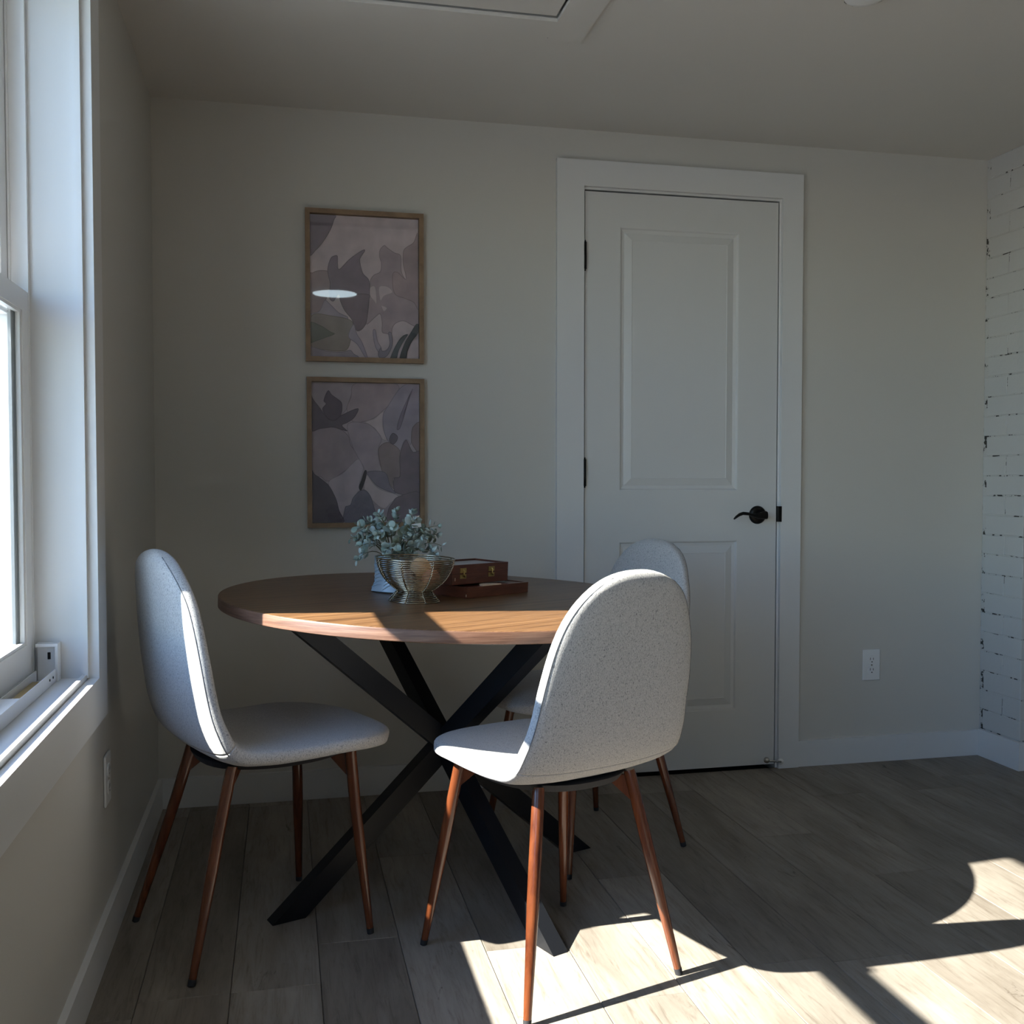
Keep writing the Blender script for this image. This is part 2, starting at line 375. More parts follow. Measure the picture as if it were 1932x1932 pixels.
# ------------------------------------------------------------------ windows
def make_window(n, y0, y1, detail=True):
    xo = XL - .215
    w_ = structure(obj('window_%d' % n, B(
        (xo, XL-.105, y0, y0+.008, WZ0, WZ1), (xo, XL-.105, y1-.008, y1, WZ0, WZ1),
        (xo, XL-.105, y0+.008, y1-.008, WZ1-.02, WZ1), (xo, XL-.105, y0+.008, y1-.008, WZ0, WZ0+.02)), VINYL, bevel=.001))
    # parting ribs of the side tracks
    for (ya, yb) in ((y0+.008, y0+.014), (y1-.014, y1-.008)):
        obj('track', B((XL-.112, XL-.105, ya, yb, WZ0+.02, WZ1-.02), (XL-.142, XL-.138, ya, yb, WZ0+.02, WZ1-.02), (XL-.175, XL-.171, ya, yb, WZ0+.02, WZ1-.02)), VINYL, w_)
    def sash(name, xc, za, zb, bot, top, st):
        ya, yb = y0+.012, y1-.012
        s = obj(name, B((xc-.013, xc+.013, ya, ya+st, za, zb), (xc-.013, xc+.013, yb-st, yb, za, zb),
                        (xc-.013, xc+.013, ya+st, yb-st, za, za+bot), (xc-.013, xc+.013, ya+st, yb-st, zb-top, zb)), VINYL, w_, bevel=.002)
        bd = .010
        obj('glazing_bead', B((xc+.002, xc+.010, ya+st, ya+st+bd, za+bot, zb-top), (xc+.002, xc+.010, yb-st-bd, yb-st, za+bot, zb-top),
                              (xc+.002, xc+.010, ya+st+bd, yb-st-bd, za+bot, za+bot+bd*.6), (xc+.002, xc+.010, ya+st+bd, yb-st-bd, zb-top-bd*.6, zb-top)), VINYL, s, bevel=.001)
        obj('glass_spacer', B((xc-.008, xc-.002, ya+st, ya+st+.028, za+bot, zb-top), (xc-.008, xc-.002, yb-st-.028, yb-st, za+bot, zb-top)), ALU, s)
        obj('pane', B(xc-.001, xc+.001, ya+st+.002, yb-st-.002, za+bot, zb-top), PANE, s)
    sash('lower_sash', XL-.119, WZ0+.02, 1.430, .062, .042, .050)
    sash('upper_sash', XL-.156, 1.386, WZ1-.02, .040, .045, .052)
    obj('sash_lock', B(XL-.119-.012, XL-.119+.012, (y0+y1)/2-.03, (y0+y1)/2+.03, 1.430, 1.442), VINYL, w_, bevel=.003)
    # interior jamb liner and stool
    obj('jamb_liner', B((XL-.105, XL+.0, y1-.001, y1, WZ0, WZ1), (XL-.105, XL, y0, y0+.001, WZ0, WZ1), (XL-.105, XL, y0, y1, WZ1-.001, WZ1)), TRIM, w_)
    obj('stop_bead', B((XL-.012, XL-.002, y1-.012, y1-.001, WZ0, WZ1-.001), (XL-.012, XL-.002, y0+.001, y0+.012, WZ0, WZ1-.001)), TRIM, w_, bevel=.001)
    obj('stool', B((XL-.105, XL-.010, y0, y1, WZ0-.012, WZ0), (XL-.0135, XL-.005, y0, y1, WZ0-.012, WZ0+.0085)), TRIM, w_, bevel=.0008)
    cw = .098; t = .018
    tr = structure(obj('trim_%d' % n, B((XL, XL+t, y1, y1+cw, WZ0-cw, H-.004), (XL, XL+t, y0-cw, y0, WZ0-cw, H-.004),
                                 (XL-.003, XL+t, y0, y1, WZ0-cw, WZ0-.002), (XL, XL+t, y0, y1, WZ1, H-.004)), TRIM, bevel=.0015))
    return w_
make_window(1, *W1); make_window(2, *W2_FILL); make_window(5, *W3_FILL)  # first window is in view; the other two are added for fill light

# blind hardware on the sill of window_1
br = thing('mounting_bracket', 'small white plastic blind bracket with a screw hole in the corner of the window sill', 'bracket', (XL-.078, 2.252, WZ0))
obj('housing', B((-.020, .0165, .004, .0155, .0005, .0715), (-.020, .022, -.014, .0155, .0717, .078), (.0167, .022, -.014, .0155, .0005, .0715)), VINYL, br, bevel=.001)
obj('screw_slot', T([(0.002, .0036, .044), (0.002, .0036, .058)], .003, 10), SLOT, br)
rl = thing('blind_rail', 'white metal blind rail with open channel lying on the window sill', 'rail', (XL-.078, 1.78, WZ0))
obj('channel', B((-.020, -.018, -.46, .456, .0005, .024), (.016, .018, -.46, .456, .0005, .026), (-.018, .016, -.46, .456, .0005, .003)), VINYL, rl, bevel=.0006)
obj('cover', B(-.021, .0195, -.46, .16, .0262, .0285), VINYL, rl, bevel=.001)
obj('cord_lock', B(-.014, .004, .20, .40, .004, .012), BRASS, rl, bevel=.001)
for yy in (.40, .43): obj('rivet', cyl((.018, yy, .014), (.0192, yy, .014), .0025, n=10), SLOT, rl)

# outside
structure(obj('ground_outside', B(-60, XL-.22, -50, 60, -.7, -.55), EXT))

# ------------------------------------------------------------------ door
structure(obj('trim_3', B((.914, DX0-.006, YB-.019, YB, .0005, 2.138), (DX1+.012, 1.826, YB-.019, YB, .0005, 2.138), (DX0-.006, DX1+.012, YB-.019, YB, 2.050, 2.138)), TRIM, bevel=.0015))
structure(obj('trim_4', B((DX0-.018, DX0-.005, YB-.004, YB+.115, .0005, 2.055), (DX1+.0055, DX1+.018, YB-.004, YB+.115, .0005, 2.055), (DX0-.005, DX1+.0055, YB-.004, YB+.115, 2.0425, 2.055)), TRIM, bevel=.001))
YD = YB - .006
def door_mesh():
    bm = bmesh.new(); z0, z1 = .016, 2.036
    xs = [DX0, 1.142, 1.585, DX1]; zs = [z0, .222, .832, 1.010, 1.921, z1]
    prof = [(0, 0), (.003, .001), (.007, .007), (.018, .0095), (.022, .008), (.044, .0015), (.046, .0025)]
    V = {}
    def v(x, y, z):
        k = (round(x, 5), round(y, 5), round(z, 5))
        if k not in V: V[k] = bm.verts.new((x, y, z))
        return V[k]
    for i in range(3):
        for j in range(5):
            a, b, c, d = xs[i], xs[i+1], zs[j], zs[j+1]
            if i == 1 and j in (1, 3):
                for (o0, d0), (o1, d1) in zip(prof, prof[1:]):
                    p = [(a+o0, c+o0), (b-o0, c+o0), (b-o0, d-o0), (a+o0, d-o0)]; q = [(a+o1, c+o1), (b-o1, c+o1), (b-o1, d-o1), (a+o1, d-o1)]
                    for k in range(4):
                        k2 = (k+1) % 4
                        bm.faces.new((v(p[k][0], YD+d0, p[k][1]), v(p[k2][0], YD+d0, p[k2][1]), v(q[k2][0], YD+d1, q[k2][1]), v(q[k][0], YD+d1, q[k][1])))
                o1, d1 = prof[-1]
                bm.faces.new([v(xx, YD+d1, zz) for xx, zz in ((a+o1, c+o1), (b-o1, c+o1), (b-o1, d-o1), (a+o1, d-o1))])
            else: bm.faces.new([v(xx, YD, zz) for xx, zz in ((a, c), (b, c), (b, d), (a, d))])
    yb = YD + .035
    bm.faces.new([v(xx, yb, zz) for xx, zz in ((xs[0], z0), (xs[-1], z0), (xs[-1], z1), (xs[0], z1))])
    for i in range(3):
        bm.faces.new((v(xs[i], YD, z0), v(xs[i+1], YD, z0), v(xs[i+1], yb, z0), v(xs[i], yb, z0)))
        bm.faces.new((v(xs[i], YD, z1), v(xs[i+1], YD, z1), v(xs[i+1], yb, z1), v(xs[i], yb, z1)))
    for j in range(5):
        bm.faces.new((v(xs[0], YD, zs[j]), v(xs[0], YD, zs[j+1]), v(xs[0], yb, zs[j+1]), v(xs[0], yb, zs[j])))
        bm.faces.new((v(xs[-1], YD, zs[j]), v(xs[-1], YD, zs[j+1]), v(xs[-1], yb, zs[j+1]), v(xs[-1], yb, zs[j])))
    return bm
door = structure(obj('door_1', door_mesh(), DOOR))
for zc in (1.815, 1.073, .27):
    h = obj('hinge', cyl((DX0-.003, YD-.008, zc-.046), (DX0-.003, YD-.008, zc+.046), .0065, n=14), BRONZE, door, True)
    obj('hinge_pin', cyl((DX0-.003, YD-.008, zc-.052), (DX0-.003, YD-.008, zc+.052), .0038, n=10), BRONZE, h, True)
    obj('hinge_leaf', B(DX0-.002, DX0+.003, YD-.003, YD+.02, zc-.045, zc+.045), BRONZE, h)
hc = (1.663, .922)
han = obj('handle', xform(lathe([(0, .012), (.018, .012), (.027, .010), (.0315, .005), (.033, 0)], 40), Matrix.Translation((hc[0], YD, hc[1])) @ Matrix.Rotation(R(90), 4, 'X')), BRONZE, door, True)
obj('handle_neck', cyl((hc[0], YD-.010, hc[1]), (hc[0], YD-.052, hc[1]), .0105, .012, 20), BRONZE, han, True)
def lever():
    bm = bmesh.new(); pts = []
    P = [(0.013, 0, .013), (.008, .001, .0145), (-.005, .001, .013), (-.022, -.002, .0085), (-.04, .000, .006), (-.06, .006, .0055), (-.08, .008, .006), (-.095, .003, .0062), (-.108, -.006, .0052), (-.114, -.011, .003)]
    rings = []
    for (dx, dz, r) in P:
        rings.append([bm.verts.new((hc[0]+dx+.0*k, YD-.052-.006*math.sin(2*PI*k/14), hc[1]+dz+r*math.cos(2*PI*k/14))) for k in range(14)])
    for a, b in zip(rings, rings[1:]):
        for k in range(14): bm.faces.new((a[k], a[(k+1) % 14], b[(k+1) % 14], b[k]))
    bm.faces.new(rings[0]); bm.faces.new(rings[-1]); return bm
obj('lever', lever(), BRONZE, han, True)
obj('strike_plate', B((DX1+.0020, DX1+.015, YB-.0215, YB-.004, .897, .953)), BRONZE, door, bevel=.002)
ds = thing('door_stop', 'small metal rod door stop with round tip at the foot of the door', 'door stop', (1.752, YB-.022, .028))
obj('base', cyl((0, .002, 0), (0, -.006, 0), .011, n=20), VINYL, ds, True)
obj('rod', cyl((0, -.006, 0), (-.062, -.030, .014), .0035, .0045, 12), STEEL, ds, True)
obj('ball_tip', xform(lathe([(0, -.011)] + [(.011*math.cos(a), .011*math.sin(a)) for a in [R(-70+14*i) for i in range(11)]] + [(0, .011)], 20), Matrix.Translation((-.070, -.034, .018))), STEEL, ds, True)

# ------------------------------------------------------------------ outlets
def outlet(name, label, M, round_=False):
    o = thing(name, label, 'outlet'); o.matrix_world = M
    obj('cover_plate', xform(B(-.0355, .0355, -.006, -.0005, -.0575, .0575), Matrix()), VINYL, o, bevel=.003, seg=3)
    for zc in (.0195, -.0195):
        bm = bmesh.new(); pts = []
        for k in range(24):
            a = 2*PI*k/24; pts.append((.0172*math.cos(a), max(-.0145, min(.0145, .0172*math.sin(a)))))
        a = [bm.verts.new((px, -.006, zc+pz)) for px, pz in pts]; b = [bm.verts.new((px*.95, -.0082, zc+pz*.95)) for px, pz in pts]
        for k in range(24): bm.faces.new((a[k], a[(k+1) % 24], b[(k+1) % 24], b[k]))
        bm.faces.new(b); s = obj('socket', bm, VINYL, o)
        for q in ((-.0075, -.0055, -.0005, .0085), (.0045, .0065, -.0005, .0075)): obj('slot', B(q[0], q[1], -.0085, -.0078, zc+q[2], zc+q[3]), SLOT, s)
        obj('ground_hole', cyl((0, -.0085, zc-.0075), (0, -.0078, zc-.0075), .0024, n=10), SLOT, s)
    obj('screw', cyl((0, -.0072, 0), (0, -.0062, 0), .003, n=12), STEEL, o)
    return o
outlet('wall_outlet', 'white duplex outlet on the back wall right of the door', Matrix.Translation((2.126, YB, .3615)))
outlet('wall_outlet', 'white duplex outlet low on the left wall under the window corner', Matrix.Translation((XL, 2.442, .378)) @ Matrix.Rotation(R(90), 4, 'Z'))

# ------------------------------------------------------------------ ceiling things
ha = thing('attic_hatch', 'white attic hatch panel with a dark gap in a flat frame on the ceiling', 'hatch', (.39, 2.25, H))
obj('hatch_panel', B(-.311, .3075, -.361, .3575, .003, .022), CEIL, ha)
obj('hatch_frame', B((-.41, -.315, -.47, .47, -.010, -.0003), (.312, .407, -.47, .47, -.010, -.0003), (-.315, .312, .362, .457, -.010, -.0003), (-.315, .312, -.47, -.365, -.010, -.0003)), CEIL, ha, bevel=.001)
structure(obj('attic_light_cap', B(-.1, .9, 1.7, 2.8, H+.05, H+.06), SUB))  # unseen dark cap, added to stop sky light leaking through the hatch
sd = thing('smoke_detector', 'round white smoke detector on the ceiling', 'smoke detector', (1.400, 2.308, H))
obj('base', lathe([(0, -.006), (.058, -.006), (.060, -.003), (.060, -.0003)], 40), CEIL, sd, True, auto=40)
obj('dome', lathe([(0, -.021), (.026, -.0205), (.042, -.018), (.050, -.013), (.052, -.0065)], 40), VINYL, sd, True)
for k in range(10):
    a = 2*PI*k/10; obj('vent', B(-.006, .006, .0495, .0520, -.0125, -.009), SLOT, sd).rotation_euler = (0, 0, a)
lp = thing('ceiling_light', 'round flush white ceiling light mirrored in the upper picture glass', 'ceiling light', (.33, .14, H))
obj('diffuser', lathe([(0, -.020), (.138, -.020), (.140, -.014)], 64), LED, lp, True)
obj('rim', lathe([(.140, -.021), (.146, -.022), (.152, -.012), (.152, -.0003)], 64), TRIM, lp, True)

# ------------------------------------------------------------------ pictures
def cat(pts, n=4):
    out = []; m = len(pts)
    for i in range(m):
        p0, p1, p2, p3 = (Vector(pts[(i+k-1) % m]) for k in range(4))
        if (p2-p1).length < .02: out.append(tuple(p1)); continue
        for s in range(n):
            t = s/n; out.append(tuple(.5*((2*p1)+(-p0+p2)*t+(2*p0-5*p1+4*p2-p3)*t*t+(-p0+3*p1-3*p2+p3)*t**3)))
    return out
def print_mesh(wd, ht, bgc, shapes):
    verts, faces, cols = [], [], []
    def poly(pts, y, c):
        i0 = len(verts)
        for (u, v) in pts: verts.append(((min(max(u, 0), 1)-.5)*wd, y, (min(max(v, 0), 1)-.5)*ht))
        faces.append(list(range(i0, i0+len(pts)))); cols.append(c)
    tint = lambda c: (c[0]*1.24, c[1]*1.17, c[2]*1.24)
    bgc = tint(bgc); shapes = [(tint(c), p) for c, p in shapes]
    poly([(0, 0), (1, 0), (1, 1), (0, 1)], 0, bgc)
    for i, (c, pts) in enumerate(shapes):
        sm = cat([Vector(p) for p in pts]); y = -.00012*(2*i+1)
        poly(sm, y, tuple(q*.66 for q in c))
        area = sum(sm[k][0]*sm[(k+1) % len(sm)][1]-sm[(k+1) % len(sm)][0]*sm[k][1] for k in range(len(sm)))
        sg = 1 if area > 0 else -1; ins = []
        for k in range(len(sm)):
            a = Vector(sm[k-1]); b = Vector(sm[(k+1) % len(sm)]); d = b-a
            if d.length > 1e-9: d.normalize()
            ins.append((sm[k][0]-d.y*sg*.006, sm[k][1]+d.x*sg*.005))
        poly(ins, y-.00012, c)
    me = bpy.data.meshes.new('print'); me.from_pydata(verts, [], faces)
    ca = me.color_attributes.new('Col', 'FLOAT_COLOR', 'CORNER')
    for p, c in zip(me.polygons, cols):
        for li in p.loop_indices: ca.data[li].color = (*c, 1)
    return me
def picture(label, x0, x1, z0, z1, bgc, shapes):
    cx, cz = (x0+x1)/2, (z0+z1)/2; wd, ht = x1-x0, z1-z0
    t = thing('framed_picture', label, 'picture', (cx, YB, cz), group='framed floral watercolours on the back wall')
    fw, dp = .015, .024
    X, Z = wd/2, ht/2
    for q in ((-X, X, -dp, -.0005, Z-fw, Z), (-X, X, -dp, -.0005, -Z, -Z+fw), (-X, -X+fw, -dp, -.0005, -Z+fw, Z-fw), (X-fw, X, -dp, -.0005, -Z+fw, Z-fw)):
        obj('frame_bar', B(*q), OAK, t, bevel=.0012)
    me = print_mesh(wd-2*fw-.002, ht-2*fw-.002, bgc, shapes); o = link('print', me, PRINT, t); o.location = (0, -.006, 0)
    obj('glass', B(-X+fw, X-fw, -.0135, -.0125, -Z+fw, Z-fw), PICGLASS, t)
def A1(L):
    out = []
    for X, Y in L:
        u = (X-285)/1212; yt = 215+75*u; yb = 1808+37*u; out.append((u, 1-(Y-yt)/(yb-yt)))
    return out
def A2(L):
    out = []
    for X, Y in L:
        u = (X-305)/1207; yt = 198+20*u; yb = 1758+12*u; out.append((u, 1-(Y-yt)/(yb-yt)))
    return out
BG1 = (.53, .475, .465); BG2 = (.40, .355, .37)
mauve = (.22, .185, .215); rose = (.31, .255, .25); pale = (.37, .315, .32); sage = (.27, .25, .215); moss = (.135, .145, .115); deep = (.055, .07, .075); plum = (.20, .165, .185); lil = (.345, .32, .36)
sh1 = [
 (mauve, A1([(270,200),(555,225),(550,290),(510,400),(430,530),(350,620),(270,660)])),
 (rose, A1([(270,910),(310,870),(380,845),(470,850),(540,900),(540,1000),(480,1120),(420,1260),(370,1310),(270,1340)])),
 (pale, A1([(950,960),(990,900),(1060,865),(1075,780),(1055,700),(1060,620),(1110,570),(1150,600),(1230,655),(1300,690),(1305,860),(1355,950),(1330,800),(1320,690),(1345,610),(1440,545),(1497,470),(1510,900),(1510,1460),(1440,1475),(1330,1420),(1240,1445),(1200,1500),(1190,1570),(1130,1560),(1080,1540),(1080,1440),(1060,1340),(1000,1380),(900,1450),(930,1200),(945,1040)])),
 ((.36,.295,.29), A1([(1340,610),(1440,545),(1500,470),(1510,1250),(1440,1210),(1350,1170),(1220,1110),(1200,900),(1260,870),(1355,950),(1325,800),(1320,690)])),
 (BG1, A1([(945,1040),(1010,1035),(1025,1225),(985,1190),(945,1130)])),
 (BG1, A1([(1045,1035),(1150,1030),(1205,1100),(1110,1140),(1062,1195)])),
 (BG1, A1([(1072,1240),(1145,1270),(1100,1315)])),
 (mauve, A1([(475,820),(510,710),(560,680),(588,690),(590,780),(608,832),(720,720),(860,625),(895,630),(850,700),(838,750),(870,880),(942,970),(940,1180),(925,1320),(895,1460),(800,1530),(740,1400),(650,1280),(600,1120),(540,1195),(490,1150),(500,1000),(480,900)])),
 (plum, A1([(610,1130),(760,1110),(935,1120),(935,1200),(900,1450),(800,1530),(740,1400),(650,1280)])),
 (lil, A1([(440,1180),(500,1220),(600,1320),(700,1370),(640,1420),(350,1380),(290,1330),(380,1300)])),
 (sage, A1([(270,1420),(330,1330),(500,1350),(700,1390),(760,1450),(745,1560),(700,1720),(620,1755),(450,1740),(270,1690)])),
 (moss, A1([(270,1430),(400,1465),(500,1530),(552,1560),(450,1600),(340,1640),(270,1645)])),
 ((.32,.30,.33), A1([(270,1700),(450,1745),(620,1760),(720,1740),(760,1780),(790,1830),(270,1830)])),
 (lil, A1([(760,1450),(800,1560),(850,1640),(890,1740),(920,1830),(895,1840),(800,1680),(700,1590)])),
 ((.40,.37,.41), A1([(975,1530),(1010,1520),(1030,1640),(1075,1720),(1060,1790),(1000,1700)])),
 ((.26,.25,.28), A1([(1150,1550),(1190,1555),(1200,1680),(1160,1780),(1110,1830),(1050,1830),(1035,1780),(1065,1710),(1080,1750),(1130,1740),(1165,1670)])),
 ((.10,.12,.125), A1([(1170,1850),(1230,1700),(1310,1590),(1375,1570),(1330,1640),(1270,1750),(1240,1850)])),
 (deep, A1([(1275,1850),(1330,1680),(1400,1560),(1470,1455),(1510,1480),(1490,1560),(1420,1650),(1370,1760),(1350,1850)])),
]
sh2 = [
 ((.36,.325,.335), A2([(290,190),(800,205),(750,330),(690,500),(640,560),(560,640),(440,640),(290,400)])),
 (pale, A2([(800,205),(1270,220),(1200,420),(1110,510),(1000,600),(880,640),(760,640),(690,500),(740,360)])),
 (BG1, A2([(895,640),(1000,600),(1110,525),(1100,700),(1145,840),(1080,830),(1010,720),(960,690)])),
 (lil, A2([(1150,470),(1320,240),(1530,215),(1530,680),(1440,700),(1420,900),(1380,850),(1340,860),(1280,980),(1150,850),(1100,700),(1100,560)])),
 ((.24,.215,.26), A2([(1420,300),(1440,270),(1400,380),(1330,620),(1290,720),(1255,720),(1290,580),(1370,400)])),
 ((.335,.29,.30), A2([(300,720),(560,700),(700,780),(740,900),(830,1050),(720,1150),(490,1300),(400,1250),(300,1200)])),
 ((.38,.335,.355), A2([(700,660),(900,650),(1010,720),(1085,830),(1045,950),(1060,1100),(1085,1200),(910,1200),(870,1130),(820,1050),(740,880)])),
 ((.27,.225,.215), A2([(1045,950),(1130,870),(1210,890),(1290,960),(1290,1060),(1290,1260),(1215,1280),(1220,1400),(1130,1280),(1080,1180)])),
 ((.16,.14,.165), A2([(1180,800),(1215,765),(1265,800),(1260,850),(1215,895),(1170,860)])),
 ((.27,.22,.22), A2([(1440,700),(1530,660),(1530,1000),(1450,930),(1420,850)])),
 (plum, A2([(1350,850),(1380,860),(1440,980),(1530,1000),(1530,1440),(1260,1450),(1215,1360),(1225,1270),(1290,1250),(1285,1060),(1310,930)])),
 ((.42,.385,.405), A2([(820,1050),(870,1130),(875,1190),(830,1350),(850,1400),(800,1450),(700,1760),(640,1760),(560,1500),(480,1310),(640,1210),(740,1110)])),
 ((.23,.215,.255), A2([(915,1200),(1120,1205),(1180,1360),(1240,1450),(1060,1380),(980,1310)])),
 (BG1, A2([(910,1230),(990,1330),(1080,1400),(1270,1470),(1180,1560),(1100,1620),(980,1530),(880,1400)])),
 (plum, A2([(1270,1480),(1530,1440),(1530,1780),(1170,1780),(1150,1640),(1200,1550)])),
 ((.20,.20,.24), A2([(730,1560),(760,1480),(850,1400),(920,1420),(980,1540),(1000,1780),(670,1780),(665,1600),(700,1575)])),
 ((.11,.095,.115), A2([(290,1210),(340,1225),(430,1290),(500,1360),(570,1500),(600,1620),(645,1780),(290,1780)])),
 ((.13,.11,.135), A2([(290,350),(330,400),(400,490),(480,600),(560,620),(640,560),(820,488),(780,590),(700,650),(640,680),(700,742),(620,725),(540,700),(400,715),(290,720)])),
 ((.12,.10,.125), A2([(435,400),(485,290),(530,340),(600,390),(640,440),(630,560),(560,620),(480,600),(420,500),(460,440)])),
 ((.025,.018,.028), A2([(885,1190),(912,1190),(900,1280),(850,1405),(822,1370),(850,1290)])),
]
picture('upper framed watercolour of pale mauve petals with dark green leaf at bottom right', .075, .458, 1.433, 1.923, BG1, sh1)
picture('lower framed watercolour of grey mauve petals with dark plum flower at top left', .077, .459, .893, 1.382, BG2, sh2)

# ------------------------------------------------------------------ table
TX, TY, TR, TZ, TA, TB = .4175, 2.570, .572, .757, -.035, .013
def top_z(x, y): return TZ + TA*(x-TX) + TB*(y-TY)
TN = Vector((-TA, -TB, 1)).normalized()
TILT = Vector((0, 0, 1)).rotation_difference(TN).to_matrix().to_4x4()
def on_table(x, y, rz=0): return Matrix.Translation((x, y, top_z(x, y)+.0004)) @ TILT @ Matrix.Rotation(rz, 4, 'Z')
tb = thing('dining_table', 'round walnut dining table with crossed black metal legs', 'table', (TX, TY, 0))
TH = .027
M = Matrix.Translation((0, 0, TZ)) @ TILT
obj('tabletop', xform(lathe([(0, -TH), (TR-.004, -TH), (TR-.002, -TH+.002), (TR-.002, -.0022), (TR-.0035, -.0004), (TR-.005, 0), (0, 0)], 160), M), WALNUT, tb, True, auto=30)
obj('edge_band', xform(lathe([(TR-.002, -TH+.0012), (TR, -TH+.002), (TR, -.003), (TR-.001, -.0012), (TR-.002, -.0008)], 160), M), WALNUT_EDGE, tb, True, auto=30)
HB = (.402, 2.636)
for fx, fy in ((.0, 2.487), (.578, 2.206), (.804, 2.785), (.226, 3.066)):
    tx_, ty_ = 2*HB[0]-fx, 2*HB[1]-fy
    d = Vector((tx_-fx, ty_-fy, 0)).normalized(); s = Vector((-d.y, d.x, 0)); bm = bmesh.new(); L = []
    for (cx_, cy_, zf) in ((fx, fy, None), (tx_, ty_, 1)):
        ring = []
        for a, b in ((-1, -1), (1, -1), (1, 1), (-1, 1)):
            p = Vector((cx_, cy_, 0)) + d*a*.041 + s*b*.02
            zz = .0006 if zf is None else top_z(p.x, p.y)-TH-.0004
            ring.append(bm.verts.new((p.x-TX, p.y-TY, zz)))
        L.append(ring)
    for k in range(4): bm.faces.new((L[0][k], L[0][(k+1) % 4], L[1][(k+1) % 4], L[1][k]))
    bm.faces.new(L[0]); bm.faces.new(L[1])
    lg = obj('leg', bm, BLACKM, tb, bevel=.0015)
    obj('foot_glide', cyl((fx-TX-d.x*.032, fy-TY-d.y*.032, 0), (fx-TX-d.x*.032, fy-TY-d.y*.032, .0006), .006, n=12), STEEL, lg)

# ------------------------------------------------------------------ chairs
PROF = [(-.262, .876), (-.250, .80), (-.232, .70), (-.212, .60), (-.194, .535), (-.166, .487), (-.122, .460), (-.06, .449), (.03, .447), (.13, .449), (.21, .449), (.262, .442), (.292, .430)]
def prof_curve():
    P = [Vector(p) for p in PROF]; P = [P[0]*2-P[1]] + P + [P[-1]*2-P[-2]]; out = []
    for i in range(1, len(P)-2):
        for s in range(12):
            t = s/12; p0, p1, p2, p3 = P[i-1:i+3]
            out.append(.5*((2*p1)+(-p0+p2)*t+(2*p0-5*p1+4*p2-p3)*t*t+(-p0+3*p1-3*p2+p3)*t**3))
    out.append(P[-2]); return out
CUR = prof_curve(); ARC = [0]
for a, b in zip(CUR, CUR[1:]): ARC.append(ARC[-1]+(b-a).length)
LEN = ARC[-1]
def at_s(s):
    s = min(max(s, 0), LEN)
    for i in range(len(ARC)-1):
        if ARC[i+1] >= s:
            f = (s-ARC[i])/(ARC[i+1]-ARC[i]+1e-12); p = CUR[i].lerp(CUR[i+1], f)
            a = CUR[max(i-1, 0)]; b = CUR[min(i+2, len(CUR)-1)]; d = (b-a).normalized(); return p, Vector((-d.y, d.x))   # normal towards the sitter
SJ = .405                                                      # arc length of the seat / back junction
def ss(a, b, x): x = min(max((x-a)/(b-a), 0), 1); return x*x*(3-2*x)
def halfw(s):
    w_ = .170 + .022*ss(.08, .28, s) + .018*ss(.26, .42, s)
    rt, rf = .185, .20
    if s < rt: w_ *= (1-(1-s/rt)**2.3)**(1/2.1)
    e = LEN-s
    if e < rf: w_ *= (1-(1-e/rf)**2.4)**(1/2.2)
    return max(w_, .004)
def thick(s):
    t = .021 + .004*ss(.3, .45, s)
    for e, r_ in ((s, .03), (LEN-s, .045)):
        if e < r_: t *= math.sqrt(max(1-(1-e/r_)**2, .02))
    return t
def cup(s): return (.012*(1-ss(.36, .48, s))*ss(.0, .12, s) + .012*ss(.40, .50, s)*(1-ss(LEN-.2, LEN-.02, s)))
NR = 44
def section(s):
    p, n = at_s(s); w_ = halfw(s); th = thick(s); cp = cup(s); ring = []
    for k in range(NR):
        a = 2*PI*k/NR; ca, sa = math.cos(a), math.sin(a)
        v = w_*math.copysign(abs(ca)**.62, ca); o = th*math.copysign(abs(sa)**.50, sa)
        if o < 0: o *= 1.0 + .04*(1-(v/w_)**2)
        o += cp*(v/w_)**2
        ring.append((p.x+n.x*o, v, p.y+n.y*o))
    return ring
def svals(a, b, n):
    return [a+(b-a)*i/n for i in range(n+1)]
def shell_bm(sv, capa, capb, pinch_a=False, pinch_b=False):
    bm = bmesh.new(); rings = []
    for s in sv: rings.append([bm.verts.new(q) for q in section(s)])
    for a, b in zip(rings, rings[1:]):
        for k in range(NR): bm.faces.new((a[k], a[(k+1) % NR], b[(k+1) % NR], b[k]))
    for flag, r_ in ((capa, rings[0]), (capb, rings[-1])):
        c = Vector((0, 0, 0))
        for v in r_: c += v.co
        cv = bm.verts.new(c/NR)
        for k in range(NR): bm.faces.new((r_[k], r_[(k+1) % NR], cv))
    return bm
def seam_pts(sidev, off):
    return None
